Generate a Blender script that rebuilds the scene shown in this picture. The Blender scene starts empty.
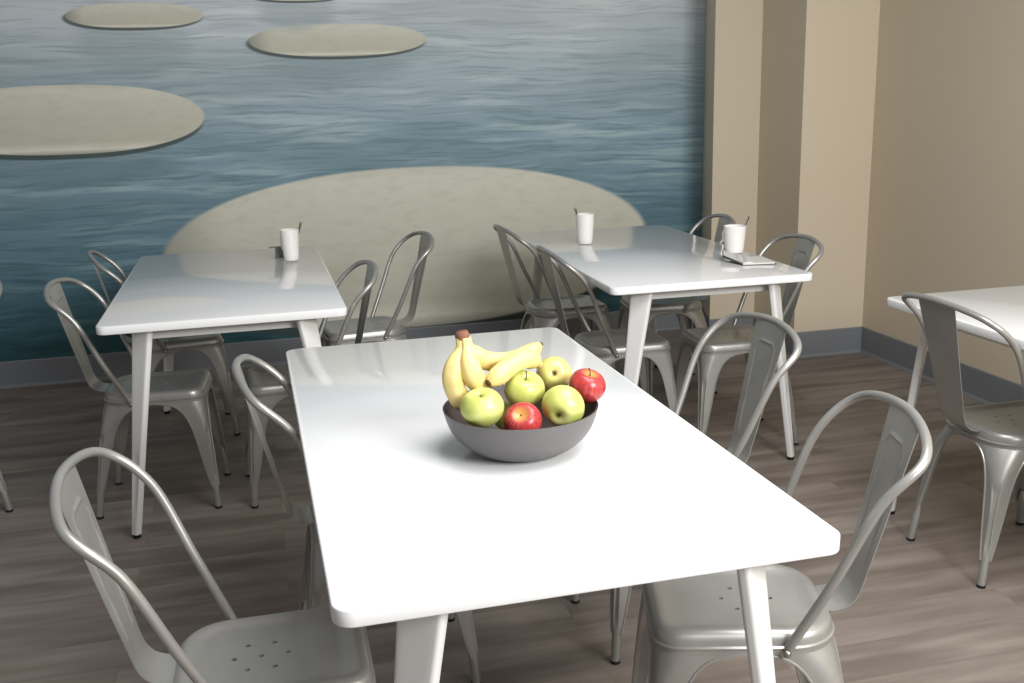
import bpy, bmesh, math, random
from mathutils import Vector, Matrix
random.seed(7)
PI = math.pi
S = bpy.context.scene
COL = S.collection

# ------------------------------------------------------------------ camera, world, light, exposure
cam_d = bpy.data.cameras.new('camera'); cam = bpy.data.objects.new('camera', cam_d); COL.objects.link(cam)
cam_d.sensor_width = 36.0; cam_d.lens = 1016.5 / 1024 * 36.0; cam_d.clip_start = .05
YAW, PITCH, ROLL = -0.243, math.radians(13.785), math.radians(-1.62)
cam.matrix_world = (Matrix.Translation((0, 0, 1.4405)) @ Matrix.Rotation(YAW, 4, 'Z')
                    @ Matrix.Rotation(PI/2 - PITCH, 4, 'X') @ Matrix.Rotation(ROLL, 4, 'Z'))
S.camera = cam

world = bpy.data.worlds.new('world'); S.world = world; world.use_nodes = True
bg = world.node_tree.nodes['Background']
bg.inputs['Color'].default_value = (1, 1, 1, 1); bg.inputs['Strength'].default_value = .23

def area(name, loc, target, sx, sy, power, color=(1, 1, 1)):
    d = bpy.data.lights.new(name, 'AREA'); d.shape = 'RECTANGLE'; d.size = sx; d.size_y = sy
    d.energy = power; d.color = color
    o = bpy.data.objects.new(name, d); COL.objects.link(o); o.location = loc
    o.rotation_euler = (Vector(target) - Vector(loc)).to_track_quat('-Z', 'Y').to_euler()
    return o
area('window_light', (2.0, -.9, 2.3), (.9, 2.4, .6), 1.5, 1.2, 135, (1, .995, .985))
area('ceiling_light', (1.15, 1.35, 2.75), (1.15, 1.5, 0), 1.6, 1.6, 62, (1, .995, .985))

S.view_settings.view_transform = 'Standard'; S.view_settings.look = 'None'
S.view_settings.gamma = 1.0; S.view_settings.exposure = 0.14
S.view_settings.use_curve_mapping = False

# ------------------------------------------------------------------ helpers
def lin(r, g, b):
    f = lambda c: (c/255/12.92) if c/255 <= .04045 else ((c/255+.055)/1.055)**2.4
    return (f(r), f(g), f(b), 1)

def mat(name, color, rough=.5, metal=0.0, spec=.5, coat=0, bump=None, noise=None, sss=0):
    m = bpy.data.materials.new(name); m.use_nodes = True; nt = m.node_tree; b = nt.nodes['Principled BSDF']
    b.inputs['Base Color'].default_value = color; b.inputs['Roughness'].default_value = rough
    b.inputs['Metallic'].default_value = metal; b.inputs['Specular IOR Level'].default_value = spec
    b.inputs['Coat Weight'].default_value = coat; b.inputs['Coat Roughness'].default_value = .08
    if sss: b.inputs['Subsurface Weight'].default_value = sss; b.inputs['Subsurface Scale'].default_value = .01
    tc = nt.nodes.new('ShaderNodeTexCoord')
    if noise:      # (scale, amount)
        n = nt.nodes.new('ShaderNodeTexNoise'); n.inputs['Scale'].default_value = noise[0]; n.inputs['Detail'].default_value = 4
        nt.links.new(tc.outputs['Object'], n.inputs['Vector'])
        mx = nt.nodes.new('ShaderNodeMix'); mx.data_type = 'RGBA'
        k = noise[1]
        mx.inputs[6].default_value = tuple(c*(1-k) for c in color[:3]) + (1,)
        mx.inputs[7].default_value = tuple(min(1, c*(1+k)) for c in color[:3]) + (1,)
        nt.links.new(n.outputs['Fac'], mx.inputs[0]); nt.links.new(mx.outputs[2], b.inputs['Base Color'])
    if bump:       # (scale, strength)
        n = nt.nodes.new('ShaderNodeTexNoise'); n.inputs['Scale'].default_value = bump[0]; n.inputs['Detail'].default_value = 3
        nt.links.new(tc.outputs['Object'], n.inputs['Vector'])
        bp = nt.nodes.new('ShaderNodeBump'); bp.inputs['Strength'].default_value = bump[1]; bp.inputs['Distance'].default_value = .002
        nt.links.new(n.outputs['Fac'], bp.inputs['Height']); nt.links.new(bp.outputs['Normal'], b.inputs['Normal'])
    return m

class G:
    """tiny expression helper for shader nodes"""
    def __init__(s, nt): s.nt = nt
    def m(s, op, *a, clamp=False):
        n = s.nt.nodes.new('ShaderNodeMath'); n.operation = op; n.use_clamp = clamp
        for i, v in enumerate(a):
            if isinstance(v, (int, float)): n.inputs[i].default_value = v
            else: s.nt.links.new(v, n.inputs[i])
        return n.outputs[0]
    def smooth(s, v, a, b):
        n = s.nt.nodes.new('ShaderNodeMapRange'); n.interpolation_type = 'SMOOTHSTEP'
        s.nt.links.new(v, n.inputs['Value'])
        n.inputs['From Min'].default_value = a; n.inputs['From Max'].default_value = b
        return n.outputs['Result']
    def noise(s, vec, scale, detail=3, rough=.5):
        n = s.nt.nodes.new('ShaderNodeTexNoise'); n.inputs['Scale'].default_value = scale
        n.inputs['Detail'].default_value = detail; n.inputs['Roughness'].default_value = rough
        s.nt.links.new(vec, n.inputs['Vector']); return n.outputs['Fac']
    def vec(s, x, y, z):
        n = s.nt.nodes.new('ShaderNodeCombineXYZ')
        for i, v in enumerate((x, y, z)):
            if isinstance(v, (int, float)): n.inputs[i].default_value = v
            else: s.nt.links.new(v, n.inputs[i])
        return n.outputs[0]
    def mix(s, f, a, b):
        n = s.nt.nodes.new('ShaderNodeMix'); n.data_type = 'RGBA'
        for i, v in ((0, f), (6, a), (7, b)):
            if isinstance(v, (int, float)): n.inputs[i].default_value = v
            elif isinstance(v, tuple): n.inputs[i].default_value = v
            else: s.nt.links.new(v, n.inputs[i])
        return n.outputs[2]
    def ramp(s, f, stops):
        n = s.nt.nodes.new('ShaderNodeValToRGB'); e = n.color_ramp.elements
        e[0].position, e[0].color = stops[0]; e[1].position, e[1].color = stops[-1]
        for p, c in stops[1:-1]:
            x = e.new(p); x.color = c
        s.nt.links.new(f, n.inputs[0]); return n.outputs[0]
    def pos(s):
        g = s.nt.nodes.new('ShaderNodeNewGeometry'); sp = s.nt.nodes.new('ShaderNodeSeparateXYZ')
        s.nt.links.new(g.outputs['Position'], sp.inputs[0]); return sp.outputs

def mural_material():
    m = bpy.data.materials.new('mural_print'); m.use_nodes = True; nt = m.node_tree; b = nt.nodes['Principled BSDF']
    g = G(nt); X, Y, Z = g.pos()
    # ripples: long and low, finer towards the top (the far water)
    zz = g.m('POWER', g.m('MAXIMUM', Z, .01), 1.25)
    warp = g.noise(g.vec(g.m('MULTIPLY', X, .9), g.m('MULTIPLY', Z, 2.5), 0), 1.5, 2)
    zw = g.m('ADD', zz, g.m('MULTIPLY', warp, .14))
    n1 = g.noise(g.vec(g.m('MULTIPLY', X, 1.1), g.m('MULTIPLY', zw, 13), 3), 1.3, 5, .55)
    n2 = g.noise(g.vec(g.m('MULTIPLY', X, 2.6), g.m('MULTIPLY', zw, 40), 8), 1.2, 4, .6)
    n3 = g.noise(g.vec(g.m('MULTIPLY', X, .7), g.m('MULTIPLY', Z, 3.5), 1), 1.0, 3)
    h = g.m('DIVIDE', Z, 2.0)
    base = g.ramp(h, [(.05, lin(36, 74, 80)), (.22, lin(58, 92, 103)), (.42, lin(92, 120, 134)), (.62, lin(122, 144, 156)), (.80, lin(150, 164, 172)), (.97, lin(174, 181, 186))])
    light = g.ramp(h, [(.05, lin(52, 94, 96)), (.22, lin(84, 116, 121)), (.42, lin(122, 148, 154)), (.62, lin(148, 168, 173)), (.80, lin(168, 180, 184)), (.97, lin(186, 192, 194))])
    dark = g.ramp(h, [(.05, lin(20, 54, 58)), (.22, lin(44, 76, 84)), (.42, lin(70, 98, 108)), (.62, lin(92, 116, 125)), (.80, lin(118, 136, 143)), (.97, lin(146, 155, 160))])
    c = g.mix(g.smooth(n1, .47, .68), base, light)
    c = g.mix(g.m('MULTIPLY', g.smooth(n2, .55, .32), .75), c, dark)
    c = g.mix(g.m('MULTIPLY', g.smooth(n3, .58, .35), .45), c, dark)
    def ell(cx, cz, a, bb, dx=0., dz=0.):
        u = g.m('DIVIDE', g.m('SUBTRACT', X, cx+dx), a); v = g.m('DIVIDE', g.m('SUBTRACT', Z, cz+dz), bb)
        return u, v
    def shape(u, v, p=2.0):
        return g.m('ADD', g.m('POWER', g.m('ABSOLUTE', u), p), g.m('POWER', g.m('ABSOLUTE', v), 2.0))
    wob = g.m('MULTIPLY', g.m('SUBTRACT', n2, .5), .5)
    stones = [  # cx, cz, a, b, p, edge, reflection depth
        (.87, .60, 1.37, .452, 2.15, .035, .0), (-.90, 1.365, .685, .172, 2.35, .03, .14), (-.50, 1.866, .33, .06, 2.4, .06, .20),
        (.507, 1.732, .465, .083, 2.3, .05, .13), (.315, 1.965, .24, .035, 2.2, .08, .12)]
    for i, (cx, cz, a, bb, p, ed, rf) in enumerate(stones):
        if rf:   # broken reflection on the water under the stone
            u, v = ell(cx, cz, a*.97, rf*1.0, -.02, -bb-rf*.35)
            d = g.m('ADD', shape(u, v), g.m('MULTIPLY', wob, 2.2))
            c = g.mix(g.m('MULTIPLY', g.smooth(d, 1.15, .35), .55), c, dark)
        # dark underside of the printed stone
        u, v = ell(cx, cz, a*1.0, bb, -.012, -.10*bb-.006)
        c = g.mix(g.m('MULTIPLY', g.smooth(shape(u, v, p), 1.0+ed*2, 1.0-ed), .85), c, lin(52, 62, 60))
        u, v = ell(cx, cz, a, bb)
        d = g.m('ADD', shape(u, v, p), g.m('MULTIPLY', wob, .03))
        st = g.ramp(g.m('ADD', g.m('MULTIPLY', v, .5), .5), [(.0, lin(138, 138, 124)), (.07, lin(194, 193, 180)), (.17, lin(170, 169, 154)), (.55, lin(174, 174, 160)), (.93, lin(186, 186, 173)), (1.0, lin(178, 178, 166))])
        grain = g.noise(g.vec(g.m('MULTIPLY', X, 3), g.m('MULTIPLY', Z, 8), 5+i), 3.0, 6, .6)
        st = g.mix(g.m('MULTIPLY', g.smooth(grain, .42, .75), .22), st, lin(140, 136, 120))
        left = g.m('MULTIPLY', g.smooth(u, -.72, -1.0), .55)
        st = g.mix(left, st, lin(96, 100, 96))
        c = g.mix(g.smooth(d, 1.0+ed, 1.0-ed), c, st)
    hs = nt.nodes.new('ShaderNodeHueSaturation'); hs.inputs['Value'].default_value = 1.38; hs.inputs['Saturation'].default_value = .96
    nt.links.new(c, hs.inputs['Color']); nt.links.new(hs.outputs['Color'], b.inputs['Base Color'])
    b.inputs['Roughness'].default_value = .6; b.inputs['Specular IOR Level'].default_value = .25
    return m

def floor_material():
    m = bpy.data.materials.new('vinyl_planks'); m.use_nodes = True; nt = m.node_tree; b = nt.nodes['Principled BSDF']
    g = G(nt); X, Y, Z = g.pos()
    br = nt.nodes.new('ShaderNodeTexBrick'); br.offset = .37; br.squash = 1
    nt.links.new(g.vec(X, Y, 0), br.inputs['Vector'])
    br.inputs['Color1'].default_value = (0, 0, 0, 1); br.inputs['Color2'].default_value = (1, 1, 1, 1); br.inputs['Mortar'].default_value = (.5, .5, .5, 1)
    br.inputs['Scale'].default_value = 1; br.inputs['Mortar Size'].default_value = .0011
    br.inputs['Brick Width'].default_value = 1.22; br.inputs['Row Height'].default_value = .152; br.inputs['Bias'].default_value = 0
    tone = nt.nodes.new('ShaderNodeSeparateColor'); nt.links.new(br.outputs['Color'], tone.inputs[0]); T = tone.outputs[0]
    off = g.m('MULTIPLY', T, 17.0)
    v1 = g.vec(g.m('ADD', g.m('MULTIPLY', X, 1.2), off), g.m('MULTIPLY', Y, 10), off)
    n1 = g.noise(v1, 1.2, 5, .5)
    n2 = g.noise(g.vec(g.m('ADD', g.m('MULTIPLY', X, 4), off), g.m('MULTIPLY', Y, 90), off), 1.1, 4, .6)
    n3 = g.noise(g.vec(g.m('ADD', g.m('MULTIPLY', X, .9), off), g.m('MULTIPLY', Y, 5.5), off), 1.6, 3, .5)
    c = g.ramp(n1, [(.25, lin(106, 96, 89)), (.45, lin(128, 118, 110)), (.6, lin(142, 132, 124)), (.8, lin(154, 145, 137))])
    c = g.mix(g.m('MULTIPLY', g.smooth(n3, .54, .34), .6), c, lin(88, 78, 71))
    c = g.mix(g.m('MULTIPLY', g.smooth(n2, .45, .75), .22), c, lin(104, 94, 87))
    c = g.mix(g.m('MULTIPLY', T, .22), c, lin(98, 88, 82))
    c = g.mix(g.m('MULTIPLY', br.outputs['Fac'], .3), c, lin(66, 58, 54))
    nt.links.new(c, b.inputs['Base Color'])
    r = g.m('ADD', .42, g.m('MULTIPLY', n1, .15)); nt.links.new(r, b.inputs['Roughness'])
    b.inputs['Specular IOR Level'].default_value = .35
    bp = nt.nodes.new('ShaderNodeBump'); bp.inputs['Strength'].default_value = .25; bp.inputs['Distance'].default_value = .001
    nt.links.new(n2, bp.inputs['Height']); nt.links.new(bp.outputs['Normal'], b.inputs['Normal'])
    return m

def metal_material():
    m = bpy.data.materials.new('silver_paint'); m.use_nodes = True; nt = m.node_tree; b = nt.nodes['Principled BSDF']
    g = G(nt); tc = nt.nodes.new('ShaderNodeTexCoord')
    n = g.noise(tc.outputs['Object'], 9, 4)
    nt.links.new(g.ramp(n, [(.3, lin(160, 159, 155)), (.7, lin(172, 171, 167))]), b.inputs['Base Color'])
    b.inputs['Metallic'].default_value = .55; b.inputs['Roughness'].default_value = .36
    b.inputs['Coat Weight'].default_value = .25; b.inputs['Coat Roughness'].default_value = .2
    return m

def apple_material(name, kind):
    m = bpy.data.materials.new(name); m.use_nodes = True; nt = m.node_tree; b = nt.nodes['Principled BSDF']
    g = G(nt); tc = nt.nodes.new('ShaderNodeTexCoord'); sp = nt.nodes.new('ShaderNodeSeparateXYZ'); nt.links.new(tc.outputs['Object'], sp.inputs[0])
    x, y, z = sp.outputs; ang = g.m('ARCTAN2', y, x); rad = g.m('SQRT', g.m('ADD', g.m('MULTIPLY', x, x), g.m('MULTIPLY', y, y)))
    big = g.noise(tc.outputs['Object'], 22, 2)
    fine = g.noise(g.vec(g.m('MULTIPLY', g.m('COSINE', ang), 2.2), g.m('MULTIPLY', g.m('SINE', ang), 2.2), g.m('MULTIPLY', z, 9)), 5, 5, .65)
    sp_ = g.smooth(g.noise(tc.outputs['Object'], 260, 1), .67, .74)
    if kind == 'green':
        c = g.ramp(big, [(.3, lin(178, 190, 92)), (.55, lin(200, 206, 118)), (.75, lin(216, 217, 146))])
        c = g.mix(g.m('MULTIPLY', g.smooth(fine, .45, .75), .35), c, lin(212, 216, 130))
        c = g.mix(g.m('MULTIPLY', g.smooth(rad, .012, .003), .75), c, lin(128, 140, 52))
        c = g.mix(g.m('MULTIPLY', sp_, .35), c, lin(226, 228, 168))
    elif kind == 'yellow':
        c = g.ramp(big, [(.3, lin(212, 202, 112)), (.55, lin(222, 210, 128)), (.75, lin(230, 206, 136))])
        c = g.mix(g.m('MULTIPLY', g.smooth(fine, .5, .8), .3), c, lin(190, 200, 84))
        c = g.mix(g.m('MULTIPLY', g.smooth(rad, .010, .002), .85), c, lin(110, 92, 48))
    else:
        c = g.ramp(fine, [(.25, lin(140, 36, 44)), (.5, lin(168, 52, 58)), (.72, lin(200, 100, 90)), (.85, lin(218, 156, 118))])
        c = g.mix(g.m('MULTIPLY', g.smooth(big, .52, .72), .6), c, lin(196, 56, 50))
        c = g.mix(g.m('MULTIPLY', g.m('MULTIPLY', g.smooth(rad, .022, .006), g.smooth(z, .0, .02)), .8), c, lin(216, 160, 84))
        c = g.mix(g.m('MULTIPLY', sp_, .4), c, lin(226, 150, 120))
    nt.links.new(c, b.inputs['Base Color']); b.inputs['Roughness'].default_value = .28; b.inputs['Specular IOR Level'].default_value = .5
    return m

def banana_material():
    m = bpy.data.materials.new('banana_skin'); m.use_nodes = True; nt = m.node_tree; b = nt.nodes['Principled BSDF']
    g = G(nt); tc = nt.nodes.new('ShaderNodeTexCoord')
    n = g.noise(tc.outputs['Object'], 30, 3); s = g.smooth(g.noise(tc.outputs['Object'], 120, 2), .70, .76)
    c = g.ramp(n, [(.3, lin(222, 196, 122)), (.55, lin(232, 210, 142)), (.75, lin(228, 208, 130))])
    c = g.mix(g.m('MULTIPLY', s, .6), c, lin(130, 92, 48))
    nt.links.new(c, b.inputs['Base Color']); b.inputs['Roughness'].default_value = .45
    return m

M = dict(
    mural=mural_material(), floor=floor_material(), silver=metal_material(),
    beige=mat('beige_paint', lin(205, 192, 170), .75, spec=.2, bump=(260, .12), noise=(1.2, .02)),
    greybeige=mat('shadow_beige_paint', lin(186, 174, 150), .75, spec=.2, bump=(260, .12), noise=(1.2, .02)),
    base=mat('grey_vinyl_skirting', lin(118, 121, 125), .5, spec=.35, noise=(6, .04)),
    top=mat('white_laminate', lin(236, 237, 238), .075, spec=.5, noise=(3, .006)),
    white=mat('white_metal_paint', lin(226, 226, 224), .32, spec=.5, noise=(4, .01)),
    rubber=mat('black_rubber', lin(26, 26, 26), .7, spec=.3),
    rivet=mat('rivet_steel', lin(160, 160, 158), .3, metal=.9),
    mug=mat('white_ceramic', lin(240, 238, 234), .18, spec=.5),
    coffee=mat('dark_coffee', lin(58, 36, 24), .15),
    wood=mat('stir_stick_wood', lin(120, 98, 76), .6, noise=(40, .15)),
    steel=mat('spoon_steel', lin(112, 106, 98), .3, metal=.8),
    bowl=mat('grey_stoneware', lin(98, 96, 96), .42, spec=.45, noise=(14, .06), bump=(60, .1)),
    bowl_in=mat('brown_grey_glaze', lin(84, 74, 74), .4, spec=.45, noise=(14, .08)),
    green=apple_material('green_apple_skin', 'green'), yellow=apple_material('yellow_apple_skin', 'yellow'), red=apple_material('red_apple_skin', 'red'),
    stem=mat('fruit_stem', lin(82, 58, 34), .8, noise=(80, .25)),
    banana=banana_material(), btip=mat('banana_tip', lin(86, 58, 36), .8, noise=(90, .3)), bneck=mat('banana_crown', lin(126, 84, 64), .75, noise=(90, .2)),
    item=mat('grey_item', lin(120, 119, 115), .7, spec=.2, noise=(50, .04)),
    paper=mat('notebook_paper', lin(214, 214, 210), .7, spec=.3, noise=(60, .03)), cover=mat('notebook_cover', lin(56, 58, 60), .55),
)

def link(name, bm, m, parent=None, smooth=True, angle=None):
    me = bpy.data.meshes.new(name)
    bmesh.ops.recalc_face_normals(bm, faces=bm.faces)
    bm.to_mesh(me); bm.free()
    for x in (m if isinstance(m, (list, tuple)) else [m]): me.materials.append(x)
    if smooth:
        for p in me.polygons: p.use_smooth = True
        if angle: me.set_sharp_from_angle(angle=angle)
    o = bpy.data.objects.new(name, me); COL.objects.link(o)
    if parent: o.parent = parent
    return o

def empty(name, loc=(0, 0, 0), rz=0):
    o = bpy.data.objects.new(name, None); COL.objects.link(o); o.location = loc; o.rotation_euler = (0, 0, rz)
    o.empty_display_size = .05
    return o

def tag(o, label=None, cat=None, group=None, kind=None):
    if label: o['label'] = label
    if cat: o['category'] = cat
    if group: o['group'] = group
    if kind: o['kind'] = kind
    return o

def loft(bm, rings, closed=True, cap0=False, cap1=False, mi=0):
    vs = [[bm.verts.new(p) for p in r] for r in rings]
    n = len(rings[0])
    for a, b in zip(vs, vs[1:]):
        for i in range(n if closed else n-1):
            f = bm.faces.new((a[i], a[(i+1) % n], b[(i+1) % n], b[i])); f.material_index = mi
    if cap0: bm.faces.new(vs[0]).material_index = mi
    if cap1: bm.faces.new(vs[-1][::-1]).material_index = mi
    return vs

def tube(bm, pts, r, seg=12, cap=True, mi=0):
    pts = [Vector(p) for p in pts]; rs = r if isinstance(r, (list, tuple)) else [r]*len(pts)
    t0 = (pts[1]-pts[0]).normalized(); up = Vector((0, 0, 1)) if abs(t0.z) < .9 else Vector((1, 0, 0))
    nrm = (up - t0*up.dot(t0)).normalized(); rings = []
    for i, p in enumerate(pts):
        t = (pts[min(i+1, len(pts)-1)] - pts[max(i-1, 0)]).normalized()
        nrm = (nrm - t*nrm.dot(t)).normalized(); bn = t.cross(nrm)
        rings.append([p + (nrm*math.cos(a)+bn*math.sin(a))*rs[i] for a in [2*PI*k/seg for k in range(seg)]])
    return loft(bm, rings, True, cap, cap, mi)

def catmull(P, n=8):
    P = [Vector(p) for p in P]; Q = [2*P[0]-P[1]] + P + [2*P[-1]-P[-2]]; out = []
    for i in range(1, len(Q)-2):
        p0, p1, p2, p3 = Q[i-1:i+3]
        for k in range(n):
            t = k/n
            out.append(.5*(2*p1+(p2-p0)*t+(2*p0-5*p1+4*p2-p3)*t*t+(3*p1-p0-3*p2+p3)*t**3))
    return out + [P[-1]]

def lathe(bm, prof, seg=48, mi=0, cap0=False, cap1=False):
    return loft(bm, [[(r*math.cos(2*PI*k/seg), r*math.sin(2*PI*k/seg), z) for k in range(seg)] for r, z in prof], True, cap0, cap1, mi)

def box(bm, x0, x1, y0, y1, z0, z1, mi=0):
    v = [bm.verts.new((x, y, z)) for z in (z0, z1) for y in (y0, y1) for x in (x0, x1)]
    for f in ((0, 2, 3, 1), (4, 5, 7, 6), (0, 1, 5, 4), (2, 6, 7, 3), (0, 4, 6, 2), (1, 3, 7, 5)):
        bm.faces.new([v[i] for i in f]).material_index = mi
    return v

def rrect(x0, x1, y0, y1, radii, nc=8, ns=6):
    """rounded rectangle, counter-clockwise; radii = (x1y0, x1y1, x0y1, x0y0)"""
    cs = [(x1, y0, -1, 1, -PI/2, radii[0]), (x1, y1, -1, -1, 0, radii[1]), (x0, y1, 1, -1, PI/2, radii[2]), (x0, y0, 1, 1, PI, radii[3])]
    arcs = []
    for cx, cy, sx, sy, a0, r in cs:
        arcs.append([(cx+sx*r + r*math.cos(a0+PI/2*k/nc), cy+sy*r + r*math.sin(a0+PI/2*k/nc)) for k in range(nc+1)])
    out = []
    for i in range(4):
        out += arcs[i]; a = arcs[i][-1]; b = arcs[(i+1) % 4][0]
        out += [(a[0]+(b[0]-a[0])*k/ns, a[1]+(b[1]-a[1])*k/ns) for k in range(1, ns)]
    return out

# ------------------------------------------------------------------ the room
CX, CY, MY = 3.163, 4.788, 5.65      # inner corner; mural wall
XS, YM, XM = 2.749, 5.243, 2.471     # pier side, middle face, front corner of the splayed return
XR = 2.600                            # back corner of the return, where the mural ends
H = 2.85
def wall(name, x0, x1, y0, y1, m, z0=0, z1=H):
    bm = bmesh.new(); box(bm, x0, x1, y0, y1, z0, z1)
    o = link(name, bm, m, smooth=False); return tag(o, kind='structure')
bm = bmesh.new(); box(bm, -4.2, CX+.12, -2.6, MY+.12, -.08, 0); tag(link('floor', bm, M['floor'], smooth=False), kind='structure')
wall('wall_back', -4.2, XR-.0005, MY, MY+.12, M['mural'])
wall('wall_right', CX, CX+.12, -2.6, CY+.6, M['beige'])
wall('wall_pier', XS, CX-.0005, CY, MY+.12, M['beige'])
bm = bmesh.new()
_lo = [bm.verts.new(p) for p in ((XM, YM, 0), (XS-.0005, YM, 0), (XS-.0005, MY+.12, 0), (XR, MY+.12, 0), (XR, MY, 0))]
_hi = [bm.verts.new((v.co.x, v.co.y, H)) for v in _lo]
bm.faces.new(_lo[::-1]); bm.faces.new(_hi)
for i in range(5): bm.faces.new((_lo[i], _lo[(i+1) % 5], _hi[(i+1) % 5], _hi[i]))
tag(link('wall_middle', bm, M['beige'], smooth=False), kind='structure')
BH = .143
def skirting(name, pts, n):
    """pts: inner line of the wall; n: outward (into room) unit normals per segment"""
    prof = [(0, 0), (.014, 0), (.011, .006), (.006, .016), (.005, BH-.006), (.002, BH), (0, BH)]
    bm = bmesh.new(); a, b = pts
    rings = [[(p[0]+n[0]*d, p[1]+n[1]*d, z+.0005) for d, z in prof] for p in (a, b)]
    loft(bm, rings, True, True, True)
    return tag(link(name, bm, M['base'], smooth=False), kind='structure')
skirting('baseboard_back', ((-4.2, MY), (XR-.001, MY)), (0, -1))
skirting('baseboard_return', ((XR-.002, MY-.006), (XM, YM)), (-.953, .302))
skirting('baseboard_middle', ((XM-.005, YM), (XS-.0005, YM)), (0, -1))
skirting('baseboard_pier_side', ((XS, YM-.006), (XS, CY)), (-1, 0))
skirting('baseboard_pier', ((XS-.005, CY), (CX-.0005, CY)), (0, -1))
skirting('baseboard_right', ((CX, CY-.006), (CX, -2.6)), (-1, 0))

# ------------------------------------------------------------------ cafe chair (origin on floor under the seat, facing +Y)
SX0, SX1, SY0, SY1 = -.153, .153, -.138, .214
RF, RR = .05, .095
def seat_ring(inset, z):
    return [(x, y, z) for x, y in rrect(SX0+inset, SX1-inset, SY0+inset, SY1-inset, (max(.012, RR-inset), max(.012, RF-inset), max(.012, RF-inset), max(.012, RR-inset)), 10, 8)]
ZT = .404
def build_seat(parent):
    bm = bmesh.new()
    R = [seat_ring(-.0005, ZT-.002), seat_ring(-.0005, .412), seat_ring(-.004, .4145), seat_ring(-.004, .4175), seat_ring(.0, .420), seat_ring(.0012, .430),
         seat_ring(.004, .438), seat_ring(.009, .4435), seat_ring(.016, .4465), seat_ring(.024, .4465), seat_ring(.032, .4435), seat_ring(.042, .4395), seat_ring(.055, .4378)]
    vs = loft(bm, R)
    inner = [bm.edges.get((vs[-1][i], vs[-1][(i+1) % len(vs[-1])])) for i in range(len(vs[-1]))]
    edges = list(inner)
    cx, cy = 0, .018
    holes = [(cx, cy)] + [(cx+.049*math.cos(PI/6+PI/3*k), cy+.049*math.sin(PI/6+PI/3*k)) for k in range(6)]
    for hx, hy in holes:
        hv = [bm.verts.new((hx+.0052*math.cos(2*PI*k/12), hy+.0052*math.sin(2*PI*k/12), .4378)) for k in range(12)]
        he = [bm.edges.new((hv[k], hv[(k+1) % 12])) for k in range(12)]; edges += he
        lo = [bm.verts.new((v.co.x, v.co.y, .434)) for v in hv]
        for k in range(12): bm.faces.new((hv[k], hv[(k+1) % 12], lo[(k+1) % 12], lo[k]))
    bmesh.ops.triangle_fill(bm, edges=edges, use_beauty=True, normal=(0, 0, 1))
    return link('seat', bm, M['silver'], parent, angle=math.radians(50))

EZ = [(ZT, 1.0), (.401, .84), (.397, .70), (.390, .60), (.380, .52), (.365, .445), (.345, .385), (.32, .335), (.29, .295), (.25, .262), (.21, .232), (.17, .20), (.13, .165), (.10, .135), (.082, .112)]
FTX, FTF, FTR = .174, .236, -.188
def build_leg(parent, sx, front):
    sy = 1 if front else -1
    ctop = Vector((sx*SX1, SY1 if front else SY0, ZT)); RT = RF if front else RR
    fr = .0125
    cfoot = Vector((sx*(FTX+fr*.6), (FTF if front else FTR)+sy*fr*.6, 0))
    Hx, Hy = SX1, (SY1-SY0)/2
    bm = bmesh.new(); rings = []
    zs = []
    for (z0, e0), (z1, e1) in zip(EZ, EZ[1:]):
        k = 3 if z0-z1 > .03 else 2
        for i in range(k): zs.append((z0+(z1-z0)*i/k, e0+(e1-e0)*i/k))
    zs.append(EZ[-1]); NA = 12
    for z, e in zs:
        s = (ZT-z)/ZT; c = ctop.lerp(cfoot, s)
        ex, ey = Hx*e, Hy*e
        r = .0125 + (RT-.0125)*max(0, min(1, (z-.2)/.204))**2.5; r = min(r, ex*.97, ey*.97)
        pts = []
        for t in (0, .33, .66): pts.append((c.x - sx*(ex+(r-ex)*t), c.y))
        for k in range(NA+1):
            a = PI/2*k/NA; px = c.x - sx*r + sx*r*math.sin(a); py = c.y - sy*r + sy*r*math.cos(a)
            if .10 < z < .305:   # pressed channel down the corner
                w = max(0, 1-abs(a-PI/4)/(PI/4*.72)); w = min(1, w*2.2)
                fz = min(1, (z-.10)/.02, (.305-z)/.015)
                d = .0055*w*fz; px -= sx*d*.707; py -= sy*d*.707
            pts.append((px, py))
        for t in (.34, .67, 1): pts.append((c.x, c.y - sy*(r+(ey-r)*t)))
        rings.append([Vector((x, y, z)) for x, y in pts])
    loft(bm, rings, closed=False)
    # wall thickness: inner skin
    inn = []
    for rg in rings:
        cc = Vector((0, .038, 0)); out = []
        for p in rg:
            d = Vector((cc.x-p.x, cc.y-p.y, 0)).normalized()*.003; out.append(p+d)
        inn.append(out)
    loft(bm, inn, closed=False)
    for col in (0, -1):   # rolled lip along the arch
        tube(bm, [r[col] for r in rings], .0032, 6)
    # round foot
    f0 = Vector((sx*FTX, FTF if front else FTR, 0)); cz = lambda z: ctop.lerp(cfoot, (ZT-z)/ZT) - Vector((sx*fr, sy*fr, 0))
    pts = [cz(.125), cz(.105), cz(.09), cz(.05), cz(.008)]
    tube(bm, pts, [.006, .0105, fr, fr*.98, fr*.95], 14)
    o = link('leg', bm, M['silver'], parent, angle=math.radians(55))
    bm = bmesh.new(); c0 = cz(.014)
    vs = lathe(bm, [(.0120, 0.0), (.0130, .002), (.0128, .0085)], 14, cap0=True, cap1=True)
    bmesh.ops.translate(bm, verts=bm.verts, vec=(c0.x, c0.y, 0))
    link('foot_cap', bm, M['rubber'], o)
    return o

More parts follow.
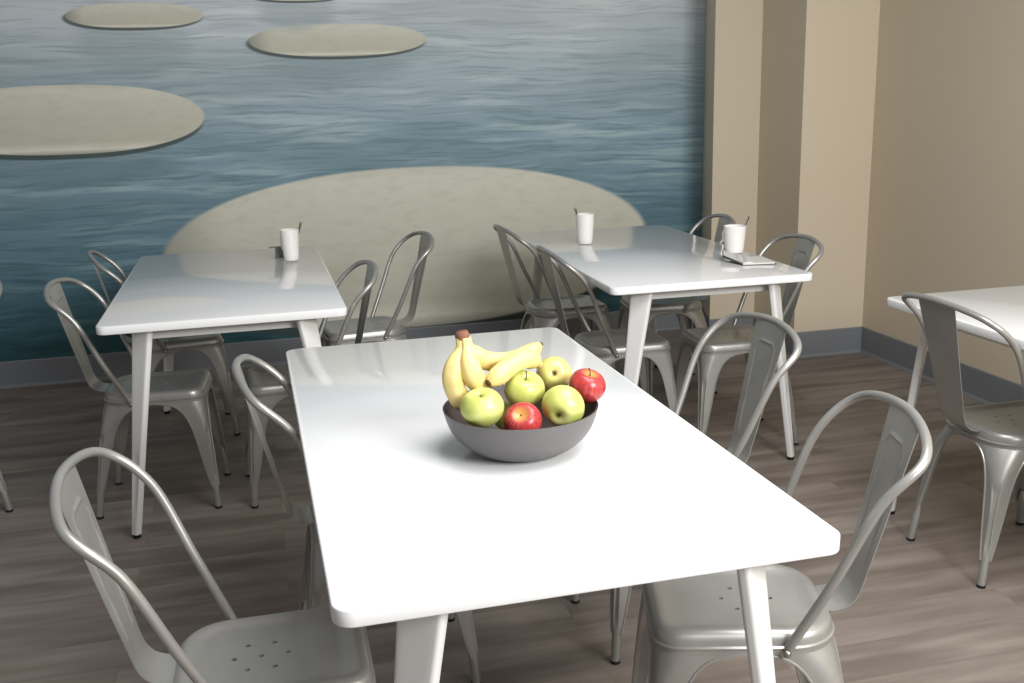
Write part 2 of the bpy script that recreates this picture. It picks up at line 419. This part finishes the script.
HOOP = [(.158, -.028, .409), (.190, -.100, .566), (.209, -.169, .722), (.185, -.250, .803)]
HTOP = (0, -.282, .830)
def build_hoop(parent):
    P = HOOP + [HTOP] + [(-x, y, z) for x, y, z in HOOP[::-1]]
    pts = catmull(P, 12); bm = bmesh.new()
    n = len(pts); rr = [.0092]*n
    rr[0] = rr[-1] = .006
    tube(bm, pts, rr, 14)
    o = link('back_hoop', bm, M['silver'], parent)
    for sx in (-1, 1):
        bm = bmesh.new(); lathe(bm, [(.0005, .006), (.005, .0052), (.0075, .002), (.008, 0)], 14, cap0=True)
        bmesh.ops.rotate(bm, verts=bm.verts, matrix=Matrix.Rotation(sx*PI/2, 3, 'Y'))
        bmesh.ops.translate(bm, verts=bm.verts, vec=(sx*.166, -.029, .411))
        link('rivet', bm, M['rivet'], o)
    return o

def build_splat(parent):
    path = catmull([(0, -.118, .438), (0, -.138, .437), (0, -.158, .441), (0, -.177, .452), (0, -.191, .475), (0, -.205, .53), (0, -.227, .62), (0, -.253, .73), (0, -.276, .826)], 8)
    L = [0]
    for a, b in zip(path, path[1:]): L.append(L[-1]+(b-a).length)
    tot = L[-1]; bm = bmesh.new(); rows = []; back = []
    NC = 48
    for i, p in enumerate(path):
        pass
    # resample finely
    NR = 90; pts = []
    for k in range(NR+1):
        s = tot*k/NR; j = 0
        while j < len(L)-2 and L[j+1] < s: j += 1
        t = (s-L[j])/max(1e-9, L[j+1]-L[j]); pts.append((path[j].lerp(path[j+1], t), s))
    for k, (p, s) in enumerate(pts):
        q = pts[min(k+1, NR)][0]-pts[max(k-1, 0)][0]; q.normalize(); nrm = Vector((0, -q.z, q.y)); nrm = -nrm if nrm.y < 0 else nrm
        if p.z < .45 and p.y > -.155: nrm = Vector((0, 0, 1)) if nrm.z >= 0 else nrm
        u = s/tot; hw = .052+.004*min(1, u*3)+.026*max(0, (u-.25)/.75)
        row = []; brow = []
        for c in range(NC+1):
            x = -hw + 2*hw*c/NC
            # ridge following an inverted U
            zt = tot-.055; ins = hw-.026
            if s > zt-.03: dist = math.hypot(max(0, abs(x)-(ins-.03)), s-(zt-.03)) - .03
            else: dist = abs(x)-ins
            if s < .13: d = 0
            else:
                d = .0028*max(0, 1-abs(dist)/.0045)*min(1, (s-.13)/.015)
            row.append(p + Vector((x, 0, 0)) + nrm*d); brow.append(p + Vector((x, 0, 0)) - nrm*.0018)
        rows.append(row); back.append(brow)
    rings = [r + b[::-1] for r, b in zip(rows, back)]
    loft(bm, rings, True, True, True)
    return link('splat', bm, M['silver'], parent, angle=math.radians(40))

def make_chair():
    t = empty('metal_chair')
    build_seat(t)
    for sx in (-1, 1):
        for fr in (True, False): build_leg(t, sx, fr)
    build_hoop(t); build_splat(t)
    # cross brace under the pan
    bm = bmesh.new()
    for sg in (-1, 1):
        P = [(sg*-.13, -.10, .398), (sg*-.05, -.02, .402), (sg*.05, .09, .402), (sg*.135, .175, .398)]
        tube(bm, catmull(P, 4), .005, 8)
    link('seat_brace', bm, M['silver'], t)
    return t

def copy_tree(o, parent=None):
    c = o.copy(); COL.objects.link(c)
    if parent: c.parent = parent
    for ch in list(o.children): copy_tree(ch, c)
    return c

CH = [  # x, y, angle, label, group
    ((-.077, 1.763), -91.0, 'silver metal chair at the near left of the fruit bowl table'),
    ((.206, 2.400), -89.8, 'silver metal chair at the far left of the fruit bowl table'),
    ((.907, 1.693), 73.8, 'silver metal chair at the near right of the fruit bowl table, turned slightly'),
    ((1.033, 2.396), 90.2, 'silver metal chair at the far right of the fruit bowl table'),
    ((-.437, 3.805), -94.4, 'silver metal chair at the near left side of the rear left table'),
    ((-.412, 4.587), -82.0, 'silver metal chair at the far left side of the rear left table'),
    ((.128, 3.760), 93.4, 'silver metal chair at the near right side of the rear left table'),
    ((.461, 4.494), 95.8, 'silver metal chair at the far right side of the rear left table'),
    ((1.376, 3.854), -91.4, 'silver metal chair at the near left side of the rear middle table'),
    ((1.377, 4.614), -88.2, 'silver metal chair at the far left side of the rear middle table'),
    ((1.901, 3.740), 86.8, 'silver metal chair at the near right of the rear middle table, before the beige pier'),
    ((1.918, 4.528), 84.0, 'silver metal chair at the far right of the rear middle table, behind the mug'),
    ((2.141, 2.465), -90.4, 'silver metal chair seen from behind at the table against the right wall'),
    ((-1.200, 3.900), 115.0, 'silver metal chair cut off by the left edge of the photo'),
]
proto = make_chair()
for i, ((x, y), a, lab) in enumerate(CH):
    o = proto if i == 0 else copy_tree(proto)
    o.location = (x, y, 0); o.rotation_euler = (0, 0, math.radians(a))
    tag(o, lab, 'chair', 'silver metal chairs around the tables')

# ------------------------------------------------------------------ white tables
TW, TD, TH = .80, 1.57, .75
def make_table():
    t = empty('dining_table')
    bm = bmesh.new(); r = .032; th = .028
    def ring(ins, z): return [(x, y, z) for x, y in rrect(-TW/2+ins, TW/2-ins, -TD/2+ins, TD/2-ins, (r-ins,)*4, 8, 1)]
    loft(bm, [ring(.003, TH-th), ring(.0008, TH-th+.0012), ring(0, TH-th+.003), ring(0, TH-.003), ring(.0008, TH-.0012), ring(.003, TH)], True, True, True)
    link('tabletop', bm, M['top'], t, angle=math.radians(60))
    for sx, sy, nm in ((1, 0, 0), (-1, 0, 0), (0, 1, 0), (0, -1, 0)):
        bm = bmesh.new()
        if sx: box(bm, sx*.290-.009, sx*.290+.009, -.69, .69, TH-th-.042, TH-th-.0005)
        else: box(bm, -.2805, .2805, sy*.690-.009, sy*.690+.009, TH-th-.042, TH-th-.0005)
        bmesh.ops.bevel(bm, geom=bm.edges, offset=.003, segments=2, affect='EDGES')
        link('rail', bm, M['white'], t, smooth=False)
    for sx in (-1, 1):
        for sy in (-1, 1):
            bm = bmesh.new(); rings = []
            out = Vector((sx, sy, 0)).normalized(); side = Vector((-out.y, out.x, 0))
            top = Vector((sx*.263, sy*.722, TH-th-.001)); bot = Vector((sx*.357, sy*.730, .014))
            for k in range(41):
                s = k/40; c = top.lerp(bot, s); w = .043 + (.0155-.043)*s**.9; d = .0115 + (.0125-.0115)*s
                prof = []
                cr_ = min(.008, w*.6, d*.8)
                for x, y in rrect(-w, w, -d, d, (cr_, cr_, cr_, cr_), 5, 6):
                    g_ = 0
                    if .60 < s < .90 and y > d-.002:
                        g_ = .004*min(1, max(0, 1-abs(x)/(w*.55))*3)*min(1, (s-.60)/.03, (.90-s)/.03)
                    prof.append(c + side*x + out*(y-g_))
                rings.append(prof)
            loft(bm, rings, True, True, True)
            lg = link('leg', bm, M['white'], t, angle=math.radians(50))
            bm = bmesh.new(); lathe(bm, [(.012, 0), (.0135, .002), (.0135, .015)], 14, cap0=True, cap1=True)
            bmesh.ops.translate(bm, verts=bm.verts, vec=(bot.x, bot.y, 0))
            link('foot_cap', bm, M['rubber'], lg)
    return t
TB = [((.452, 2.083), .25, 'white rectangular table carrying the bowl of fruit'),
      ((-.129, 4.166), .1, 'white rectangular table at the rear left with one white mug'),
      ((1.626, 4.152), -1.2, 'white rectangular table at the rear middle with two white mugs'),
      ((2.384, 2.109), 0.0, 'empty white table cut by the right edge of the photo')]
tp = make_table()
for i, ((x, y), a, lab) in enumerate(TB):
    o = tp if i == 0 else copy_tree(tp)
    o.location = (x, y, 0); o.rotation_euler = (0, 0, math.radians(a)); tag(o, lab, 'table', 'white dining tables')

# ------------------------------------------------------------------ bowl and fruit
BX, BY = .473, 1.854
bm = bmesh.new()
prof_o = [(.072, .000), (.080, .0025), (.101, .012), (.123, .029), (.138, .048), (.147, .069), (.1525, .0895), (.1528, .0910)]
prof_i = [(.1500, .0912), (.1490, .0890), (.1432, .069), (.134, .050), (.120, .031), (.100, .0145), (.080, .0075), (.0005, .0060)]
def sm(pr): return [(p.x, p.z) for p in catmull([(a, 0, b) for a, b in pr], 4)]
o_ = sm(prof_o); i_ = sm(prof_i)
lathe(bm, [(.0005, .0012), (.068, .0012)] + o_, 96); n_out = len(bm.faces)
lathe(bm, [o_[-1]] + i_, 96, mi=1)
bmesh.ops.remove_doubles(bm, verts=bm.verts, dist=1e-6)
bowl = link('fruit_bowl', bm, [M['bowl'], M['bowl_in']]); bowl.location = (BX, BY, TH+.0003)
tag(bowl, 'matt dark grey bowl full of fruit on the front white table', 'bowl')

def make_apple(name, m, R, squash=.92, stem=True, lean=0.):
    bm = bmesh.new(); NU, NV = 40, 28; rings = []
    for j in range(NV+1):
        v = PI*j/NV
        rings_r = []
        for k in range(NU):
            u = 2*PI*k/NU
            # apple profile: cardioid-like dimple at the top, shallow five-lobed dimple below
            rr = math.sin(v)
            z = math.cos(v)*squash
            z -= .34*math.exp(-(v/.42)**2)                    # top dimple
            z += .20*math.exp(-((PI-v)/.36)**2)               # calyx dimple
            lob = 1+.022*math.cos(5*u+lean)*max(0, -math.cos(v)) + .012*math.cos(2*u+lean)
            taper = 1 - .07*max(0, -math.cos(v))
            rings_r.append((R*rr*lob*taper*math.cos(u), R*rr*lob*taper*math.sin(u), R*z))
        rings.append(rings_r)
    loft(bm, rings, True, False, False)
    bmesh.ops.remove_doubles(bm, verts=bm.verts, dist=1e-6)
    body = link(name, bm, m)
    bm = bmesh.new()
    if stem: tube(bm, [(0, 0, R*.55), (.001, 0, R*.72), (.003, .001, R*.86), (.006, .002, R*.97)], [.0016, .0012, .0012, .0018], 8)
    else: tube(bm, [(0, 0, R*.55), (.001, 0, R*.66)], [.0016, .0012], 8)
    link('stem', bm, M['stem'], body)
    bm = bmesh.new()
    for k in range(5):
        a = 2*PI*k/5
        tube(bm, [(.0005*math.cos(a), .0005*math.sin(a), -R*.70), (.003*math.cos(a), .003*math.sin(a), -R*.735), (.0045*math.cos(a), .0045*math.sin(a), -R*.79)], [.001, .0014, .0005], 5)
    link('calyx', bm, M['stem'], body)
    return body
def aim(o, d, spin=0):   # turn the apple's stem axis (+Z) towards d
    q = Vector(d).normalized().to_track_quat('Z', 'Y'); o.rotation_euler = (q @ Matrix.Rotation(spin, 3, 'Z').to_quaternion()).to_euler()
APP = [
    ('green_apple', 'green', (.383, 1.793, .8645), .0415, (-.12, -.20, .95), 'green apple at the left front of the bowl, stem side up', False, .0),
    ('green_apple', 'green', (.480, 1.846, .8750), .0405, (.05, -.35, .95), 'green apple with upright stem on top at the middle of the bowl', True, 1.),
    ('green_apple', 'green', (.537, 1.777, .8550), .0418, (.50, .80, .22), 'green apple at the right front of the bowl, its dimpled bottom showing', True, 2.),
    ('yellow_apple', 'yellow', (.564, 1.925, .8780), .0365, (.22, .85, -.30), 'pale yellow apple behind the green ones, its dark blossom end facing out', True, .5),
    ('red_apple', 'red', (.4545, 1.767, .8385), .0365, (-.30, -.62, .72), 'red apple low at the front rim between two green apples', False, .2),
    ('red_apple', 'red', (.606, 1.838, .8730), .0375, (.20, -.22, .93), 'shiny red apple resting on the right rim of the bowl', True, 1.4),
    ('green_apple', 'green', (.462, 1.895, .8080), .0370, (.2, .3, .9), 'green apple mostly hidden under the bananas and the others', True, .7),
]
for nm, kd, c, R, d, lab, st, ph in APP:
    a = make_apple(nm, M[kd], R, stem=st, lean=ph); a.location = c; aim(a, d, ph)
    tag(a, lab, 'apple', 'apples in the grey bowl')

def banana_mesh(bm, P, R, neck=True, cut0=.22, cut1=.2, flip=False):
    """five-sided rounded banana along control points; P[0] is the stalk end"""
    pts = catmull(P, 10); n = len(pts); up = None; rings = []
    cen = sum(pts, Vector())/n; t0 = (pts[1]-pts[0]).normalized()
    nrm = (cen-pts[0]); nrm = (nrm-t0*nrm.dot(t0)).normalized()
    for i, p in enumerate(pts):
        s = i/(n-1); t = (pts[min(i+1, n-1)]-pts[max(i-1, 0)]).normalized()
        nrm = (nrm-t*nrm.dot(t)).normalized(); bn = t.cross(nrm)
        if neck: q = min(1, max(0, (s-cut0*.35)/cut0)); r = R*(.46+.54*q*q*(3-2*q))
        else: r = R*min(1, .55+.45*min(1, s/.2))
        if s > 1-cut1: q = (s-(1-cut1))/cut1; r *= (1-.70*q**2.2)
        ring = []
        for k in range(20):
            a = 2*PI*k/20; f = 1+.045*math.cos(5*a)
            ring.append(p+(nrm*math.cos(a)+bn*math.sin(a))*r*f)
        rings.append(ring)
    loft(bm, rings, True, True, True)
    return pts
bunch = empty('banana_bunch', (.372, 1.86, .86)); tag(bunch, 'bunch of yellow bananas standing at the left back of the bowl', 'bananas')
o0 = Vector(bunch.location)
def P_(*a): return [Vector(p)-o0 for p in a]
ST = (.366, 1.868, .985)
bans = [P_((.361, 1.866, .984), (.359, 1.863, .962), (.348, 1.856, .938), (.339, 1.850, .912), (.344, 1.850, .886), (.355, 1.853, .865), (.370, 1.857, .848)),
        P_((.369, 1.862, .984), (.370, 1.856, .962), (.371, 1.846, .938), (.378, 1.843, .914), (.392, 1.849, .896), (.412, 1.858, .882)),
        P_((.374, 1.872, .982), (.380, 1.874, .958), (.398, 1.881, .938), (.430, 1.892, .924), (.471, 1.904, .920), (.507, 1.912, .929), (.534, 1.914, .946))]
for k, pp in enumerate(bans):
    bm = bmesh.new(); pts = banana_mesh(bm, pp, (.0205, .0215, .0190)[k], cut0=(.30, .32, .2)[k])
    bn = link('banana', bm, M['banana'], bunch)
    bm = bmesh.new(); d = (pts[-1]-pts[-2]).normalized()
    tube(bm, [pts[-1]-d*.003, pts[-1]+d*.001, pts[-1]+d*.004], [.0062, .0052, .003], 10)
    link('tip', bm, M['btip'], bn)
bm = bmesh.new()
c = Vector(ST)-o0
tube(bm, [c+Vector((0, 0, -.030)), c+Vector((0, 0, -.012)), c+Vector((-.001, 0, .004)), c+Vector((-.002, 0, .012))], [.010, .0125, .0145, .0115], 14)
link('crown', bm, [M['bneck']], bunch)
bm = bmesh.new(); org = Vector((.46, 1.86, .91))
pts = banana_mesh(bm, [Vector(p)-org for p in ((.402, 1.819, .903), (.428, 1.832, .914), (.457, 1.848, .928), (.488, 1.866, .931), (.512, 1.884, .921), (.524, 1.896, .909))][::-1], .0195)
sb = link('banana', bm, M['banana']); sb.location = org; tag(sb, 'single banana lying across the apples, dark blunt end towards the viewer', 'banana')
bm = bmesh.new(); d = (pts[-1]-pts[-2]).normalized()
tube(bm, [pts[-1]-d*.004, pts[-1]+d*.001, pts[-1]+d*.003], [.0075, .0068, .004], 12)
link('tip', bm, M['btip'], sb)

# ------------------------------------------------------------------ mugs, sticks, notebook
def make_mug(handle_ang, label, x, y, hh=.10, r=.040, stick_dir=(.6, .2)):
    m = empty('mug', (x, y, TH+.0004), handle_ang); tag(m, label, 'mug', 'white mugs on the rear tables')
    bm = bmesh.new(); k = r
    lathe(bm, [(.0004, .002), (k*.66, .002), (k*.70, 0), (k*.76, .002), (k*.82, hh*.2), (k*.90, hh*.55), (k*.985, hh*.96), (k, hh), (k*.985, hh+.0012), (k*.945, hh), (k*.85, hh*.55), (k*.76, hh*.15), (k*.68, .007), (.0004, .006)], 40)
    link('body', bm, M['mug'], m)
    bm = bmesh.new(); P = catmull([(k*.90, 0, hh*.82), (k*1.25, 0, hh*.84), (k*1.58, 0, hh*.66), (k*1.5, 0, hh*.42), (k*1.15, 0, hh*.26), (k*.80, 0, hh*.22)], 6)
    tube(bm, P, .0048, 10); link('handle', bm, M['mug'], m)
    bm = bmesh.new(); lathe(bm, [(.0004, hh*.78), (k*.87, hh*.78)], 40); link('coffee', bm, M['coffee'], m)
    return m
def make_spoon(x, y, h0, dx, dy, dz, label):
    bm = bmesh.new(); a = Vector((x-dx*.35, y-dy*.35, TH+.012)); b = Vector((x+dx, y+dy, TH+h0+dz))
    d = (b-a).normalized(); s = d.cross(Vector((0, 1, 0))).normalized()*.0044; f = d.cross(s).normalized()*.0009
    rings = []
    for k in range(25):
        t = k/24; p = a.lerp(b, t); w = 1.0 if t > .14 else 1+2.0*math.sin(PI*t/.14)
        if t > .9: w = 1+.35*math.sin(PI*(t-.9)/.1)
        rings.append([p+s*w*math.cos(q)+f*math.sin(q)*1.3 for q in [2*PI*j/10 for j in range(10)]])
    loft(bm, rings, True, True, True)
    o = link('spoon', bm, M['steel']); tag(o, label, 'spoon', 'spoons standing in the mugs')
    return o
make_mug(PI*.70, 'white mug on the rear left table', .136, 4.530, .134, .041)
make_spoon(.136+.014, 4.535, .134, .040, .0, .030, 'grey spoon leaning right in the mug on the rear left table')
make_mug(PI*.42, 'white mug near the far left corner of the rear middle table', 1.468, 4.460, .136, .044)
make_spoon(1.470-.014, 4.465, .136, -.034, .0, .030, 'grey spoon leaning left in the mug near the large painted stone')
make_mug(PI*.58, 'wide white mug beside the open notebook on the rear middle table', 1.968, 3.945, .112, .048)
make_spoon(1.972+.016, 3.95, .112, .045, .0, .036, 'brown grey spoon leaning right in the mug beside the notebook')

# open notebook: right half flat, left half lifted a little, dark cover below
nb = empty('notebook', (1.88, 3.70, TH)); tag(nb, 'small open notebook with white pages and dark cover by the mug', 'notebook')
S1, S2 = Vector((1.848, 3.628, .0)), Vector((1.918, 3.775, .0))
R1, R2 = Vector((1.998, 3.758, .0)), Vector((1.974, 3.606, .0))
L1, L2 = Vector((1.818, 3.742, .018)), Vector((1.880, 3.872, .014))
O = Vector((1.88, 3.70, 0))
def leaf(bm, a, b, c, d, z0, z1, grow):
    """a-b spine, c-d outer edge; slab from z0 to z1 with a soft roll towards the spine"""
    rings = []
    for k in range(13):
        t = k/12; p = a.lerp(d, t*(1+grow)); q = b.lerp(c, t*(1+grow)); e = (q-p).normalized()*grow*.12
        roll = (.006*math.exp(-((t-.16)/.13)**2)) if grow == 0 else .0
        if grow == 0 and t < .08: roll = .0
        top = Vector((0, 0, z1+roll)); bot = Vector((0, 0, z0))
        rings.append([p-e+bot-O, q+e+bot-O, q+e+top-O, p-e+top-O])
    loft(bm, rings, True, True, True)
bm = bmesh.new(); leaf(bm, S1, S2, R1, R2, .0022, .0085, 0); leaf(bm, S1, S2, L2, L1, .0075, .0100, 0)
link('pages', bm, M['paper'], nb, smooth=False)
bm = bmesh.new(); leaf(bm, S1, S2, R1, R2, .0003, .0021, .05); leaf(bm, S1, S2, L2, L1, .0003, .0074, .05)  # left cover thickened, its dark slab also stands for shadow under the lifted half
link('cover', bm, M['cover'], nb, smooth=False)

# small grey unidentified thing, built as a folded card behind the mug on the rear left table
bm = bmesh.new()
v = [(-.020, 0, 0), (-.018, 0, .046), (.020, 0, .048), (.018, 0, 0)]
f1 = [bm.verts.new(p) for p in v]; f2 = [bm.verts.new((p[0], p[1]+.022*(1-p[2]/.05)+.002, p[2])) for p in v]
bm.faces.new(f1); bm.faces.new(f2[::-1])
for a in range(4): bm.faces.new((f1[a], f2[a], f2[(a+1) % 4], f1[(a+1) % 4]))
box(bm, -.044, .020, -.004, .022, .048, .0505)
fc = link('folded_item', bm, M['item'], smooth=False); fc.location = (.088, 4.605, TH+.0004)
tag(fc, 'small grey folded card standing behind the mug on the rear left table', 'item')
